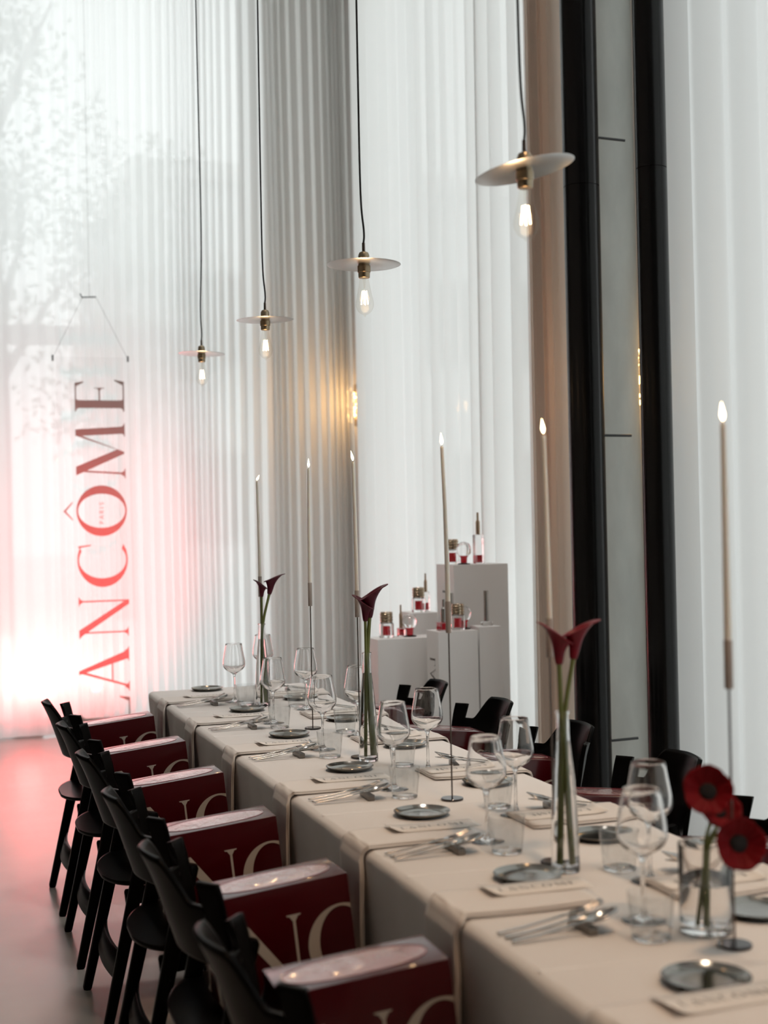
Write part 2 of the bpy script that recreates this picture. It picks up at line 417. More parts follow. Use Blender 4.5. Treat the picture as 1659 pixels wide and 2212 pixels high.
curtain('sheer_curtain', 'greyish voile curtain gathered in the room corner', [(2.42, 9.96), (2.98, 9.96), (3.03, 9.9)], .012, CEIL - .02, M['taupe_drape'], .062, .02, .3, 5)
curtain('sheer_curtain', 'white voile curtain behind the white plinths', [(3.05, 9.9), (3.04, 6.64)], .012, CEIL - .02, M['sheer2'], .21, .042, .25, 8, rnd=.25)
curtain('lined_drape', 'narrow beige drape beside the black pipes', [(3.02, 6.62), (2.98, 6.17)], .012, CEIL - .02, M['linen_drape'], .12, .03, .2, 11)
curtain('sheer_curtain', 'white voile curtain behind the red poppies', [(3.03, 5.40), (3.03, -3.7)], .012, CEIL - .02, M['sheer3'], .27, .05, .3, 14, rnd=.25)

# ------------------------------------------------------------------ pipes and column
for nm, lab, x, y, r, sj in (('black_pipe', 'thick glossy black pipe beside the beige drape', 2.78, 5.56, .08, 2.93),
                             ('black_pipe', 'thinner glossy black pipe beside the white curtain near the poppies', 2.866, 5.09, .064, 2.9)):
    t = thing(nm, lab, 'pipe', (x, y, 0), group='black pipes by the concrete column')
    obj('lower_section', MB().lathe([(r, 0), (r, sj - .002)], 48, caps=(True, True)), M['black_pipe'], t, 60)
    obj('upper_section', MB().lathe([(r, sj + .002), (r, CEIL)], 48, caps=(True, True)), M['black_pipe'], t, 60)
    obj('joint', MB().lathe([(r - .004, sj - .003), (r - .004, sj + .003)], 48), M['black_pipe'], t, 60)
    if x < 2.8:
        for z in (.47, 1.83, 3.16):
            d = Vector((3.08 - x, 6.02 - y, 0)); L = d.length - .138; d.normalize()
            d = Vector((.94, .10, 0)).normalized()
            obj('fixing_rod', MB().tube([d * (r - .005) + Vector((0, 0, z)), d * .235 + Vector((0, 0, z))], .006, 8), M['steel'], t)
struct('concrete_column', MB().lathe([(.148, 0), (.14, 3), (.14, CEIL)], 48), M['concrete'], 60)

def sconce(loc, label, energy):
    t = thing('wall_sconce', label, 'lamp', loc, group='crystal wall sconces')
    obj('backplate', MB().box(-.01, .02, -.03, .03, -.16, .16, .006), M['brass'], t)
    rr = random.Random(4)
    for k in range(26):
        z = -.13 + .26 * k / 25; q = .05 * sin(pi * (k + .7) / 26.4) + .008; a = k * 2.4
        obj('crystal', MB().lathe([(.0005, -.013), (.009, -.006), (.011, 0), (.008, .008), (.0005, .013)], 6), M['crystal'], t, 0, (-.045 + q * cos(a) * .7, q * sin(a), z))
    lamp('sconce_glow', 'POINT', (loc[0] - .09, loc[1], loc[2]), energy, (1, .55, .2), shadow_soft_size=.05)
    return t
sconce((3.36, 6.02, 2.14), 'glowing crystal sconce between the concrete column and black pipe', 3.5)
sconce((3.135, 10.16, 2.36), 'crystal sconce glowing behind the curtain in the corner', 3.2)
bpy.data.objects['concrete_column'].location = (3.125, 6.0, 0)

# ------------------------------------------------------------------ table and cloth
TX0, TX1, TY0, TY1, TZ = .895, 1.60, 1.0, 6.07, .75
t = thing('dining_table', 'long dining table under the grey linen cloth', 'table', (1.2475, 3.535, 0))
obj('tabletop', MB().box(-.335, .335, -2.52, 2.52, .70, .742, .006), M['plinth'], t)
for sx in (-1, 1):
    for y in (-2.3, -.8, .8, 2.3): obj('leg', MB().bar((sx * .27, y, 0), (sx * .27, y, .70), (.05, .05), (.05, .05)), M['plinth'], t)

def rrect(x0, x1, y0, y1, r, n, step):
    pts = []
    def line(a, b):
        k = max(1, int((Vector(b) - Vector(a)).length / step))
        for i in range(k): pts.append((a[0] + (b[0] - a[0]) * i / k, a[1] + (b[1] - a[1]) * i / k))
    for (cx, cy, a0), nx in zip(((x1 - r, y0 + r, -90), (x1 - r, y1 - r, 0), (x0 + r, y1 - r, 90), (x0 + r, y0 + r, 180)), range(4)):
        for i in range(n): a = radians(a0 + 90 * i / n); pts.append((cx + r * cos(a), cy + r * sin(a)))
        e = {0: ((x1, y0 + r), (x1, y1 - r)), 1: ((x1 - r, y1), (x0 + r, y1)), 2: ((x0, y1 - r), (x0, y0 + r)), 3: ((x0 + r, y0), (x1 - r, y0))}[nx]
        line(*e)
    return pts
base = rrect(TX0, TX1, TY0, TY1, .02, 5, .02)
nb = len(base); rr = random.Random(2)
nrm = []
for i in range(nb):
    a, b = Vector(base[i - 1]), Vector(base[(i + 1) % nb]); d = (b - a).normalized(); nrm.append(Vector((d.y, -d.x)))
ks = [(rr.uniform(.7, 1.3), rr.uniform(0, 6.28)) for _ in range(4)]
wav = []
for i in range(nb):
    u = i * .02
    v = .5 * sin(u * 9 * ks[0][0] + ks[0][1]) + .35 * sin(u * 17 * ks[1][0] + ks[1][1]) + .3 * sin(u * 31 * ks[2][0] + ks[2][1])
    wav.append(v)
rings = []
for ins, z, amp in ((.0185, TZ, 0), (.016, TZ - .0012, 0), (.007, TZ - .005, 0), (.002, TZ - .012, 0), (0, TZ - .022, .001), (-.001, TZ - .06, .005), (-.001, TZ - .14, .012), (-.001, TZ - .26, .020), (-.001, TZ - .40, .026), (-.001, TZ - .52, .03)):
    rings.append([(base[i][0] + nrm[i].x * (-ins + amp * wav[i] - amp * .7), base[i][1] + nrm[i].y * (-ins + amp * wav[i] - amp * .7), z) for i in range(nb)])
mb = MB().quadstrip(rings, True, (True, False))
tc = obj('tablecloth', mb, M['cloth'], None, 60)
tag(tc, 'grey linen tablecloth draped over the long table', 'tablecloth')
# pressed fold ridges running across the top
for y in (1.35, 2.02, 2.66, 3.30, 4.66, 5.31):
    mb = MB(); us = [TX0 + .012 + (TX1 - TX0 - .024) * i / 24 for i in range(25)]
    mb.quadstrip([[(u, y + dy + .006 * sin(u * 7 + y), TZ + dz) for u in us] for dy, dz in ((-.006, -.0004), (-.002, .0012), (.001, .0014), (.004, -.0004))], False)
    obj('pressed_fold', mb, M['cloth'], tc, 60)

# ------------------------------------------------------------------ place settings
def arc_pts(pts, n=6):
    """Catmull-Rom through points"""
    P = [Vector(p) for p in pts]; P = [P[0] * 2 - P[1]] + P + [P[-1] * 2 - P[-2]]; out = []
    for i in range(1, len(P) - 2):
        for k in range(n):
            t = k / n; a, b, c, d = P[i - 1:i + 3]
            out.append(.5 * ((2 * b) + (c - a) * t + (2 * a - 5 * b + 4 * c - d) * t * t + (3 * b - a - 3 * c + d) * t ** 3))
    return out + [P[-2]]

def runner(side, y, label, group, seed, drop=.30):
    """folded linen strip from the middle of the place over the table edge"""
    rr = random.Random(seed); e = TX0 if side < 0 else TX1; s = -side
    inner = 1.178 if side < 0 else 1.315
    prof = arc_pts([(inner, 0, TZ + .004), (inner - s * .1, 0, TZ + .0035), (e + s * .03, 0, TZ + .004), (e + s * .006, 0, TZ + .002), (e - s * .004, 0, TZ - .014), (e - s * .006, 0, TZ - .05), (e - s * .006, 0, TZ - .12), (e - s * .006, 0, TZ - drop)], 5)
    W = .168; n = 18; p1, p2 = rr.uniform(0, 6), rr.uniform(0, 6)
    t = thing('linen_runner', label, 'napkin', (0, 0, 0), group=group)
    for layer, dz, w_, nm in ((0, 0, W, 'lower_fold'), (1, .0042, W - .012, 'upper_fold')):
        mb = MB(); rings = []
        for i, p in enumerate(prof):
            hang = max(0, (TZ - .02 - p.z) / drop); row = []
            for j in range(n + 1):
                v = j / n; yy = y + (v * w_ + (W - w_) * .35) * (1 - .10 * hang) + .004 * sin(i * .5 + p1) * (1 - hang)
                out = -s * (.007 * hang * (sin(v * 11 + p2) * .5 + .5) + (dz if hang > 0 else 0)) 
                row.append((p.x + out, yy, p.z + (dz if hang <= 0 else 0) + .0008 * sin(v * 9 + i * .7 + p2)))
            rings.append(row)
        mb.quadstrip(rings, False)
        solid(obj(nm, mb, M['runner'], t, 70), .0032, 1)
    return t

def menu_card(side, y, label, group, seed):
    rr = random.Random(seed)
    L, W = .212, .078
    cx = 1.095 if side < 0 else 1.425
    t = thing('menu_card', label, 'menu', (cx, y + .120, TZ + .0135), (0, 0, (0 if side < 0 else pi) + rr.uniform(-.04, .04)), group)
    def bend(x): return .010 * max(0, (-x - .07) / .036) ** 2
    us = [-L / 2 + L * i / 20 for i in range(21)]
    mb = MB().quadstrip([[(u, -W / 2, bend(u)) for u in us], [(u, W / 2, bend(u) * .5) for u in us]], False)
    solid(obj('sheet', mb, M['card'], t, 60), .0009, 1)
    polys, tw = word('LANCOME', .020, .28)
    hat = [[((3 + .53 - 3) * 0, 0)]]
    mb = flat([[(px - tw / 2, py - .012) for px, py in P] for P in polys], (0, 0, .0012), (1, 0, 0), (0, 1, 0))
    mb.v = [(a, b, c + bend(a) * .8) for a, b, c in mb.v]
    obj('lettering', mb, M['ink'], t, 0)
    return t

plate_prof = [(.0005, .0025), (.035, .0025), (.052, .0032), (.061, .0065), (.0672, .0118), (.069, .0128), (.0695, .0120), (.064, .006), (.055, .0008), (.04, 0), (.0005, 0)]
plate_me = MB().lathe(plate_prof, 56).mesh('bread_plate', M['plate'], 50)
glass_prof = [(.0005, .0005), (.036, .0005), (.0365, .0018), (.034, .0030), (.02, .0050), (.009, .0095), (.0052, .018), (.0042, .03), (.0038, .06), (.0038, .09), (.0045, .105), (.008, .114), (.02, .122), (.034, .131), (.0425, .142), (.0455, .154), (.0445, .17), (.041, .19), (.037, .212), (.0335, .234),
              (.0328, .2345), (.0322, .234), (.0357, .212), (.0397, .19), (.0432, .17), (.0441, .154), (.0410, .1435), (.032, .1335), (.018, .1245), (.006, .1185), (.0005, .1165)]
def smooth_prof(p, n=3): return [(max(.0005, q.x), q.z) for q in arc_pts([(a, 0, b) for a, b in p], n)]
wine_me = [MB().lathe(smooth_prof(glass_prof[:11], 2), 40, caps=(True, False)).quadstrip([], True) if False else None]
def split_lathe(prof, k0, k1): return prof[k0:k1]
tumb_wall = [(.0322, .005), (.0335, .008), (.0375, .045), (.0405, .0785), (.0401, .0795), (.0396, .0785), (.0365, .045), (.0325, .009)]
tumb_base = [(.0005, 0), (.030, 0), (.0322, .0012), (.0330, .0048), (.030, .0062), (.0005, .0056)]
wine_bowl = MB().lathe(smooth_prof([(.0005, .1045)] + glass_prof[10:] , 2), 44).mesh('wine_glass_bowl', M['glass'], 75)
wine_stem = MB().lathe(smooth_prof([(.0005, .0005)] + glass_prof[1:10] + [(.0044, .1035), (.0005, .1040)], 2), 36).mesh('wine_glass_stem', M['glass'], 75)
tumb_me = MB().lathe(tumb_wall, 44).mesh('tumbler_wall', M['thinglass'], 50)
tumb_base_me = MB().lathe(tumb_base, 40).mesh('tumbler_base', M['glass'], 50)

# cutlery: lofted along x, handle end at 0, head at .2
def loft(stations, n=8):
    """stations: (x, half width, z, dish)"""
    mb = MB(); rings = []
    for x, hw, z, dish in stations:
        rings.append([(x, hw * (2 * j / n - 1), z * 1.3 - 1.15 * dish * (1 - (2 * j / n - 1) ** 2)) for j in range(n + 1)])
    return mb.quadstrip(rings, False)
def handle(): return [(0, .0032, .002, 0), (.004, .0042, .0021, 0), (.05, .0040, .0055, -.0006), (.1, .0034, .0115, -.0008), (.128, .0030, .0155, -.0008)]
spoon_me = {}
spoon_me['handle'] = loft(handle()).mesh('handle', M['cutlery'], 70)
spoon_me['bowl'] = loft([(.128, .0030, .0155, -.0008), (.137, .0042, .0165, .0004), (.145, .011, .0185, .004), (.155, .0165, .0205, .0068), (.167, .0190, .0225, .0078), (.180, .0178, .0250, .0068), (.190, .0135, .0275, .0042), (.197, .0070, .0295, .0012), (.1995, .001, .030, 0)], 12).mesh('bowl', M['cutlery'], 80)
fork_head = loft([(.128, .0030, .0155, -.0008), (.137, .0045, .0165, 0), (.146, .0105, .0175, .001), (.154, .0118, .0185, .0012)], 8)
fork_me = fork_head.mesh('fork_neck', M['cutlery'], 70)
tine_me = loft([(.154, .0019, .0183, 0), (.17, .0016, .0205, 0), (.19, .0013, .0265, 0), (.2, .0006, .030, 0)], 2).mesh('tine', M['cutlery'], 70)
blade_me = loft([(.118, .0035, .0135, 0), (.126, .0075, .0150, 0), (.16, .0095, .0190, 0), (.19, .0085, .0222, 0), (.203, .0015, .0236, 0)], 4).mesh('blade', M['cutlery'], 70)
rest_me = MB().box(-.0085, .0085, -.042, .042, 0, .0145, .0012).mesh('cutlery_rest', M['rest'], 30)

def cutlery(side, x, y, yaw, who):
    rot = (0, 0, yaw)
    c, s = cos(yaw), sin(yaw)
    def at(dx, dy, dz=0): return (x + dx * c - dy * s, y + dx * s + dy * c, TZ + .001 + dz)
    r = obj('cutlery_rest', rest_me, None, None, 0, at(.148, .0)); r.rotation_euler = rot
    tag(r, 'small dark metal cutlery rest ' + who, 'cutlery rest', 'cutlery rests')
    t = thing('spoon', 'steel spoon on the rest ' + who, 'spoon', at(0, -.031, .002), rot, 'steel spoons')
    solid(obj('handle', spoon_me['handle'], None, t), .0024); solid(obj('bowl', spoon_me['bowl'], None, t), .0016)
    t = thing('fork', 'steel fork on the rest ' + who, 'fork', at(-.004, .022, .002), rot, 'steel forks')
    solid(obj('handle', spoon_me['handle'], None, t), .0024); solid(obj('neck', fork_me, None, t), .0018)
    for k in range(4):
        o = obj('tine', tine_me, None, t, 35, (0, -.0090 + .006 * k, 0)); solid(o, .0016)
    t = thing('table_knife', 'steel knife on the rest ' + who, 'knife', at(.0, -.0015, .0005), (0, 0, yaw), 'steel knives')
    solid(obj('handle', spoon_me['handle'], None, t), .0026); solid(obj('blade', blade_me, None, t), .0014)

def wineglass(x, y, label, group):
    t = thing('wine_glass', label, 'wine glass', (x, y, TZ + .0006), (0, 0, 0), group)
    obj('bowl', wine_bowl, None, t); obj('stem', wine_stem, None, t)
def tumbler(x, y, label):
    t = thing('tumbler', label, 'tumbler', (x, y, TZ + .0008), (0, 0, 0), 'water tumblers')
    obj('wall', tumb_me, None, t); obj('base', tumb_base_me, None, t)
def who(i, side): return ('at the ' + ORD[i] + ' place from the far end, ' + ('room side' if side < 0 else 'window side'))

LY = [5.57, 4.93, 4.245, 3.555, 2.90, 2.325, 1.66]                    # near fold of each runner
LP = [(1.14, 5.98), (1.155, 5.25), (1.146, 4.56), (1.15, 3.868), (1.132, 3.197), (1.125, 2.553), (1.122, 1.879)]
LG = [(1.166, 5.53), (1.168, 4.874), (1.174, 4.239), (1.173, 3.53), (1.171, 2.875), (1.194, 2.206)]
LT = [(1.190, 5.43), (1.162, 4.76), (1.157, 4.098), (1.165, 3.42), (1.172, 2.766), (1.156, 2.11)]
LC = [5.485, 4.80, 4.15, 3.455, 2.82, 2.20]
for i, y in enumerate(LY):
    runner(-1, y, 'draped linen runner ' + who(i, -1), 'linen runners', 20 + i)
    menu_card(-1, y, 'cream menu card ' + who(i, -1), 'menu cards', 40 + i)
for i, (x, y) in enumerate(LP):
    tag(obj('bread_plate', plate_me, None, None, 0, (x, y, TZ + .0005)), 'small pewter bread plate ' + who(i, -1), 'plate', 'pewter bread plates')
for i, (x, y) in enumerate(LG): wineglass(x, y, 'empty wine glass behind a tumbler ' + who(i, -1), 'wine glasses')
for i, (x, y) in enumerate(LT):
    tumbler(x, y, 'empty clear water tumbler ' + who(i, -1))
for i, y in enumerate(LC): cutlery(-1, .924, y, R.uniform(-.03, .05), who(i, -1))
RY = [5.56, 4.905, 4.25, 3.595, 2.94, 2.275]
RP = [(1.43, 5.50), (1.425, 4.84), (1.431, 4.19), (1.43, 3.50), (1.416, 2.81), (1.405, 2.17)]
RG = [(1.376, 5.913), (1.371, 5.177), (1.36, 4.461), (1.352, 3.757), (1.34, 3.102), (1.336, 2.437)]
RT = [(1.362, 5.29), (1.345, 4.565), (1.31, 3.86), (1.335, 3.205), (1.325, 2.545)]
for i, y in enumerate(RY):
    runner(1, y, 'folded linen runner ' + who(i, 1), 'linen runners', 60 + i, .2)
    menu_card(1, y - .03, 'cream menu card ' + who(i, 1), 'menu cards', 80 + i)
for i, (x, y) in enumerate(RP):
    tag(obj('bread_plate', plate_me, None, None, 0, (x, y, TZ + .0005)), 'small pewter bread plate ' + who(i, 1), 'plate', 'pewter bread plates')
for i, (x, y) in enumerate(RG): wineglass(x, y, 'empty wine glass ' + who(i, 1), 'wine glasses')
for i, (x, y) in enumerate(RT):
    tumbler(x, y, 'empty clear water tumbler ' + who(i + (i > 0), 1))
for i, y in enumerate(RY): cutlery(1, 1.585, y + .155, pi + R.uniform(-.16, -.24), who(i, 1))

# ------------------------------------------------------------------ candles in tall rod holders
CN = [(1.250, 5.40, .004), (1.262, 4.684, -.004), (1.238, 4.048, .004), (1.266, 3.341, .008), (1.226, 2.644, .004), (1.262, 2.021, 0)]
for i, (x, y, lean) in enumerate(CN):
    nth = ORD[i] + ' from the far end'
    t = thing('candle_holder', 'tall thin rod candle holder on a round base, ' + nth, 'candle holder', (x, y, TZ + .0005), group='rod candle holders')
    obj('base', MB().lathe([(.0005, 0), (.0285, 0), (.029, .001), (.029, .0045), (.028, .0055), (.0005, .0055)], 40), M['mirrorblack'], t, 40)
    obj('rod', MB().tube([(0, 0, .005), (0, 0, .43)], .0021, 10), M['bronze'], t)
    obj('sleeve', MB().lathe([(.0005, .428), (.0070, .428), (.0074, .430), (.0074, .508), (.0068, .509), (.0062, .505)], 20), M['sleeve'], t, 40)
    t = thing('taper_candle', 'tall lit ivory taper candle in the rod holder, ' + nth, 'candle', (x, y, TZ + .506), group='lit taper candles')
    H = [.382, .402, .395, .402, .385, .365][i]
    prof = [(.0064, 0), (.0064, .02), (.0060, .1), (.0052, .25), (.0046, H - .012), (.0046, H - .003), (.0038, H), (.0030, H - .002), (.0005, H - .003)]
    mb = MB()
    mb.quadstrip([[(r * cos(2 * pi * j / 16) - lean * (z / H) ** 2, r * sin(2 * pi * j / 16), z) for j in range(16)] for r, z in prof], True, (True, False))
    obj('wax', mb, M['wax'], t, 50)
    obj('wick', MB().tube([(-lean, 0, H - .004), (-lean + .0004, 0, H + .004), (-lean - .0006, .0006, H + .008)], .0007, 6), M['wick'], t)
    tilt = [.010, 0, -.006, -.002, -.003, -.002][i]
    fl = [(.0004, .003), (.0026, .006), (.0042, .011), (.0040, .016), (.0026, .023), (.0010, .030), (.0002, .034)]
    mb = MB(); sc = [.7, 1, 1, 1, 1, 1][i]
    mb.quadstrip([[(r * cos(2 * pi * j / 14) - lean + tilt * (z / .034) ** 1.5, r * sin(2 * pi * j / 14), H + z * sc + .001) for j in range(14)] for r, z in fl], True, (True, True))
    obj('flame', mb, M['flame'], t, 180)

# ------------------------------------------------------------------ vases and flowers
bottle_prof = [(.0005, 0), (.0265, 0), (.0285, .0018), (.0290, .006), (.0284, .06), (.0262, .13), (.0222, .19), (.0172, .235), (.0138, .265), (.0128, .285), (.0128, .318), (.0150, .3205), (.0158, .323), (.0150, .3255), (.0122, .325),
               (.0108, .318), (.0108, .285), (.0117, .265), (.0150, .235), (.0200, .19), (.0240, .13), (.0262, .06), (.0266, .02), (.024, .013), (.0005, .0115)]
water_prof = [(.0005, .0112), (.0243, .0126), (.0269, .02), (.0265, .06), (.0243, .13), (.0203, .19), (.0153, .235), (.0120, .264), (.0005, .264)]
def bottle(x, y, label, sc=1.0):
    t = thing('bottle_vase', label, 'vase', (x, y, TZ + .0008), group='glass bottle vases'); t.scale = (sc, sc, sc)
    obj('glass', MB().lathe(bottle_prof, 44), M['glass'], t, 60); obj('water', MB().lathe(water_prof, 40), M['water'], t, 50)
bottle(1.240, 5.345, 'clear bottle vase with calla lilies, the farthest one')
bottle(1.245, 3.985, 'clear bottle vase with calla lilies near the middle of the table')
bottle(1.219, 2.575, 'clear bottle vase with crimson calla lilies near the poppies')

def calla(label, pts, m, yaw, size=1.0, pitch=0.0):
    """spathe rolled into a trumpet with a pointed lip, standing on a curved stem (first point = foot)"""
    P = arc_pts(pts, 6); top = P[-1]; d = (P[-1] - P[-3]).normalized()
    t = thing('calla_lily', label, 'flower', tuple(P[0]), group='calla lilies')
    o = obj('stem', MB().tube([p - P[0] for p in P], [.0046 * size] * (len(P) - 1) + [.0052 * size], 10), M['stem'], t)
    nt_, nz = 40, 16; rings = []
    q = Vector((0, 0, 1)).rotation_difference(d) @ Matrix.Rotation(yaw, 3, 'Z').to_quaternion()
    if pitch: q = Matrix.Rotation(pitch, 3, Vector((cos(yaw + pi / 2), sin(yaw + pi / 2), 0))).to_quaternion() @ q
    for k in range(nz + 1):
        v = k / nz; row = []
        for j in range(nt_ + 1):
            th = 2 * pi * j / nt_; f = .5 + .5 * cos(th)       # th = 0 is the tip side
            over = .06 * (j / nt_ - .5)
            h = (.046 + .040 * f ** 1.2) * v
            r = .0056 + .0085 * v ** .7 + (.016 + .013 * f ** 3) * max(0, v - .35) ** 2 * 2.0 + .003 * over
            if v > .86: h -= (.006 + .004 * (1 - f)) * ((v - .86) / .14) ** 2
            row.append(q @ Vector((r * cos(th) * size, r * sin(th) * size * .92, h * size)) + top - P[0] - d * .004)
        rings.append(row)
    solid(obj('spathe', MB().quadstrip(rings, False), m, t, 180), .0014 * size)
    return t
Z = TZ + .016
calla('burgundy calla lily in the farthest vase, half behind the candle', [(1.232, 5.335, Z), (1.238, 5.342, TZ + .25), (1.243, 5.35, TZ + .33), (1.243, 5.345, TZ + .435)], M['calla'], pi - .3, .85)
calla('burgundy calla lily in the farthest vase, leaning towards the windows', [(1.250, 5.352, Z), (1.240, 5.345, TZ + .22), (1.247, 5.345, TZ + .33), (1.272, 5.335, TZ + .445)], M['calla'], -.3, 1.15)
calla('large burgundy calla lily in the middle vase, opening upwards', [(1.258, 3.995, Z), (1.250, 3.99, TZ + .24), (1.250, 3.987, TZ + .33), (1.254, 3.975, TZ + .435)], M['calla'], -.35, 1.3)
calla('smaller burgundy calla lily low in the middle vase', [(1.234, 3.975, Z), (1.240, 3.98, TZ + .24), (1.243, 3.984, TZ + .33), (1.240, 3.974, TZ + .425)], M['calla'], 2.8, 1.0)
calla('crimson calla lily in the near bottle vase, farther from the windows', [(1.212, 2.58, Z), (1.216, 2.575, TZ + .25), (1.216, 2.575, TZ + .33), (1.214, 2.575, TZ + .425)], M['calla_red'], 2.8, 1.1)
calla('crimson calla lily in the near bottle vase, closer to the windows', [(1.228, 2.57, Z), (1.222, 2.575, TZ + .25), (1.226, 2.575, TZ + .33), (1.244, 2.57, TZ + .435)], M['calla_red'], -.3, 1.1)

vx, vy = 1.262, 2.110
t = thing('glass_vase', 'straight clear glass vase holding three red poppies', 'vase', (vx, vy, TZ + .0008))
obj('glass', MB().lathe([(.0005, 0), (.0410, 0), (.0440, .002), (.0448, .008), (.0455, .150), (.0451, .152), (.0439, .152), (.0433, .150), (.0426, .022), (.039, .016), (.0005, .014)], 48), M['glass'], t, 40)
obj('water', MB().lathe([(.0005, .0135), (.0392, .0156), (.0428, .0225), (.0432, .085), (.0005, .085)], 48), M['water'], t, 40)
def poppy(label, pts, face, size):
    P = arc_pts(pts, 6); t = thing('poppy', label, 'flower', tuple(P[0]), group='red poppies in the straight vase')
    obj('stem', MB().tube([p - P[0] for p in P], .0036, 8), M['stem'], t)
    q = Vector(face).to_track_quat('Z', 'Y'); o0 = P[-1] - P[0]
    for k in range(5):
        a0 = 2 * pi * k / 5 + (.3 if k % 2 else 0)
        def fn(u, v):
            a = a0 + u * .78; r = size * (.08 + .98 * v * (1 - .10 * u * u)); z = size * (.10 + .50 * v ** 1.6 - .06 * abs(u) * v + .05 * sin(9 * u + k * 2) * v ** 2) + .0012 * (k % 2)
            return q @ Vector((r * cos(a), r * sin(a), z)) + o0
        solid(obj('petal', MB().grid(fn, [i / 6 - 1 for i in range(13)], [i / 8 for i in range(9)]), M['poppy'], t, 180), .0009)
    obj('centre', MB().lathe([(.0003, .30 * size), (.16 * size, .28 * size), (.34 * size, .24 * size), (.42 * size, .14 * size), (.12 * size, .04 * size)], 16), M['poppyeye'], t, 60).matrix_local = Matrix.Translation(o0) @ q.to_matrix().to_4x4()
poppy('highest red poppy with a dark centre in the straight vase', [(vx - .012, vy - .018, Z), (vx - .014, vy - .026, TZ + .15), (vx - .022, vy - .06, TZ + .21), (1.217, 2.02, 1.010)], (-.45, -.8, .35), .039)
poppy('middle red poppy, partly hidden between the two other poppies', [(vx - .004, vy - .010, Z), (vx - .006, vy - .024, TZ + .15), (vx - .006, vy - .05, TZ + .19), (1.252, 2.048, .968)], (-.15, -.75, .5), .034)
poppy('lowest red poppy facing the room, drooping over the vase rim', [(vx - .016, vy - .004, Z), (vx - .012, vy - .030, TZ + .15), (vx - .012, vy - .075, TZ + .185), (1.236, 1.965, .936)], (-.25, -.93, .15), .040)

# ------------------------------------------------------------------ chairs (local frame: facing +x, origin on the floor)
def crest(y):
    a = abs(y)
    if a < .092: return .787 - .25 * a * a
    if a < .148:
        f = (a - .092) / .056; f = f * f * (3 - 2 * f); return .7849 + f * (.700 - .7849)
    if a < .1835: return .700
    return .753
def shell_pt(y, z):
    zc = z - .58
    x = .494 - .33 * zc - .75 * max(0, z - .69) ** 2 * 1.4 - .66
    return Vector((x + (.075 + .16 * zc) * (abs(y) / .225) ** 1.9, y, z))
ys = []
for k in range(-46, 47):
    ys.append(k / 46 * .226)
for s in (-1, 1): ys += [s * .1833, s * .1837, s * .0925, s * .1475]
ys = sorted(ys)
def low(y): return .578 + .03 * max(0, (abs(y) - .185) / .041) ** 2
vs = [0, .03, .08] + [.15 + .85 * k / 16 for k in range(17)]
rows = [[shell_pt(y, low(y) + (crest(y) - low(y)) * v) for y in ys] for v in vs]
shell_me = MB().quadstrip(rows, False).mesh('backrest', M['wood'], 50)
def seat_pt(u, v):      # u -1..1 across, v 0 rear .. 1 front
    hw = .225 * sqrt(max(.06, 1 - .94 * max(0, (.34 - v) / .34) ** 2.6)) * (1 - .06 * max(0, (v - .9) / .1) ** 2)
    x = -.185 + .385 * v
    return Vector((x, hw * u, .420 + .105 * (x + .185) - .010 * (1 - u * u) * sin(pi * min(1, v * 1.1)) + .004))
seat_me = MB().grid(seat_pt, [k / 12 - 1 for k in range(25)], [(k / 26) ** 1.5 for k in range(27)]).mesh('seat', M['wood'], 60)
leg_r = lambda s: MB().bar((-.203, s * .226, 0), (-.058, s * .207, .635), (.026, .028), (.034, .046)).mesh('leg', M['wood'], 40)
leg_f = lambda s: MB().bar((.185, s * .215, 0), (.155, s * .205, .43), (.023, .026), (.030, .040)).mesh('leg', M['wood'], 40)
rail = lambda s: MB().bar((-.135, s * .185, .386), (.165, s * .185, .418), (.022, .050), (.022, .050), r=.45).mesh('seat_rail', M['wood'], 40)
def str_pt(u, v):
    return Vector((-.160 - .018 * (1 - u * u) + .02 * v, u * .212, .150 + .072 * v))
str_me = MB().grid(str_pt, [k / 10 - 1 for k in range(21)], [0, .5, 1]).mesh('stretcher', M['wood'], 60)
foot_me = MB().lathe([(.0005, -.001), (.010, -.001), (.0105, .004), (.008, .008)], 12).mesh('glide', M['steel'], 40)
cross_me = MB().bar((.158, -.2, .395), (.158, .2, .395), (.02, .05), (.02, .05), side=(1, 0, 0)).mesh('front_rail', M['wood'], 40)
def make_chair(loc, rz, label, group):
    t = thing('dining_chair', label, 'chair', loc, (0, 0, rz), group)
    solid(obj('backrest', shell_me, None, t), .0125); solid(obj('seat', seat_me, None, t), .011)
    for s in (-1, 1):
        for me, gx, gy in ((leg_r(s), -.203, s * .226), (leg_f(s), .185, s * .215)):
            l = obj('leg', me, None, t); obj('glide', foot_me, None, l, 0, (gx, gy, .0015))
        obj('seat_rail', rail(s), None, t)
    solid(obj('stretcher', str_me, None, t), .010); obj('front_rail', cross_me, None, t)
    return t
LCY = [5.616, 4.954, 4.285, 3.62, 2.96, 2.30]
proto = make_chair((.66, LCY[0], 0), 0, 'black wooden chair holding a red box, first from the far end, room side', 'black dining chairs')
for i in range(1, 6):
    dup(proto, (.66, LCY[i], 0), (0, 0, R.uniform(-.02, .02)), 'black wooden chair holding a red box, ' + ORD[i] + ' from the far end, room side')
RC = [(1.825, 5.53, 0), (1.825, 4.85, 0), (1.82, 4.18, .02), (1.82, 3.52, -.02), (1.83, 2.86, .08)]
for i, (x, y, a) in enumerate(RC):
    dup(proto, (x, y, 0), (0, 0, pi + a), 'black wooden chair on the window side, ' + ORD[i] + ' from the far end')

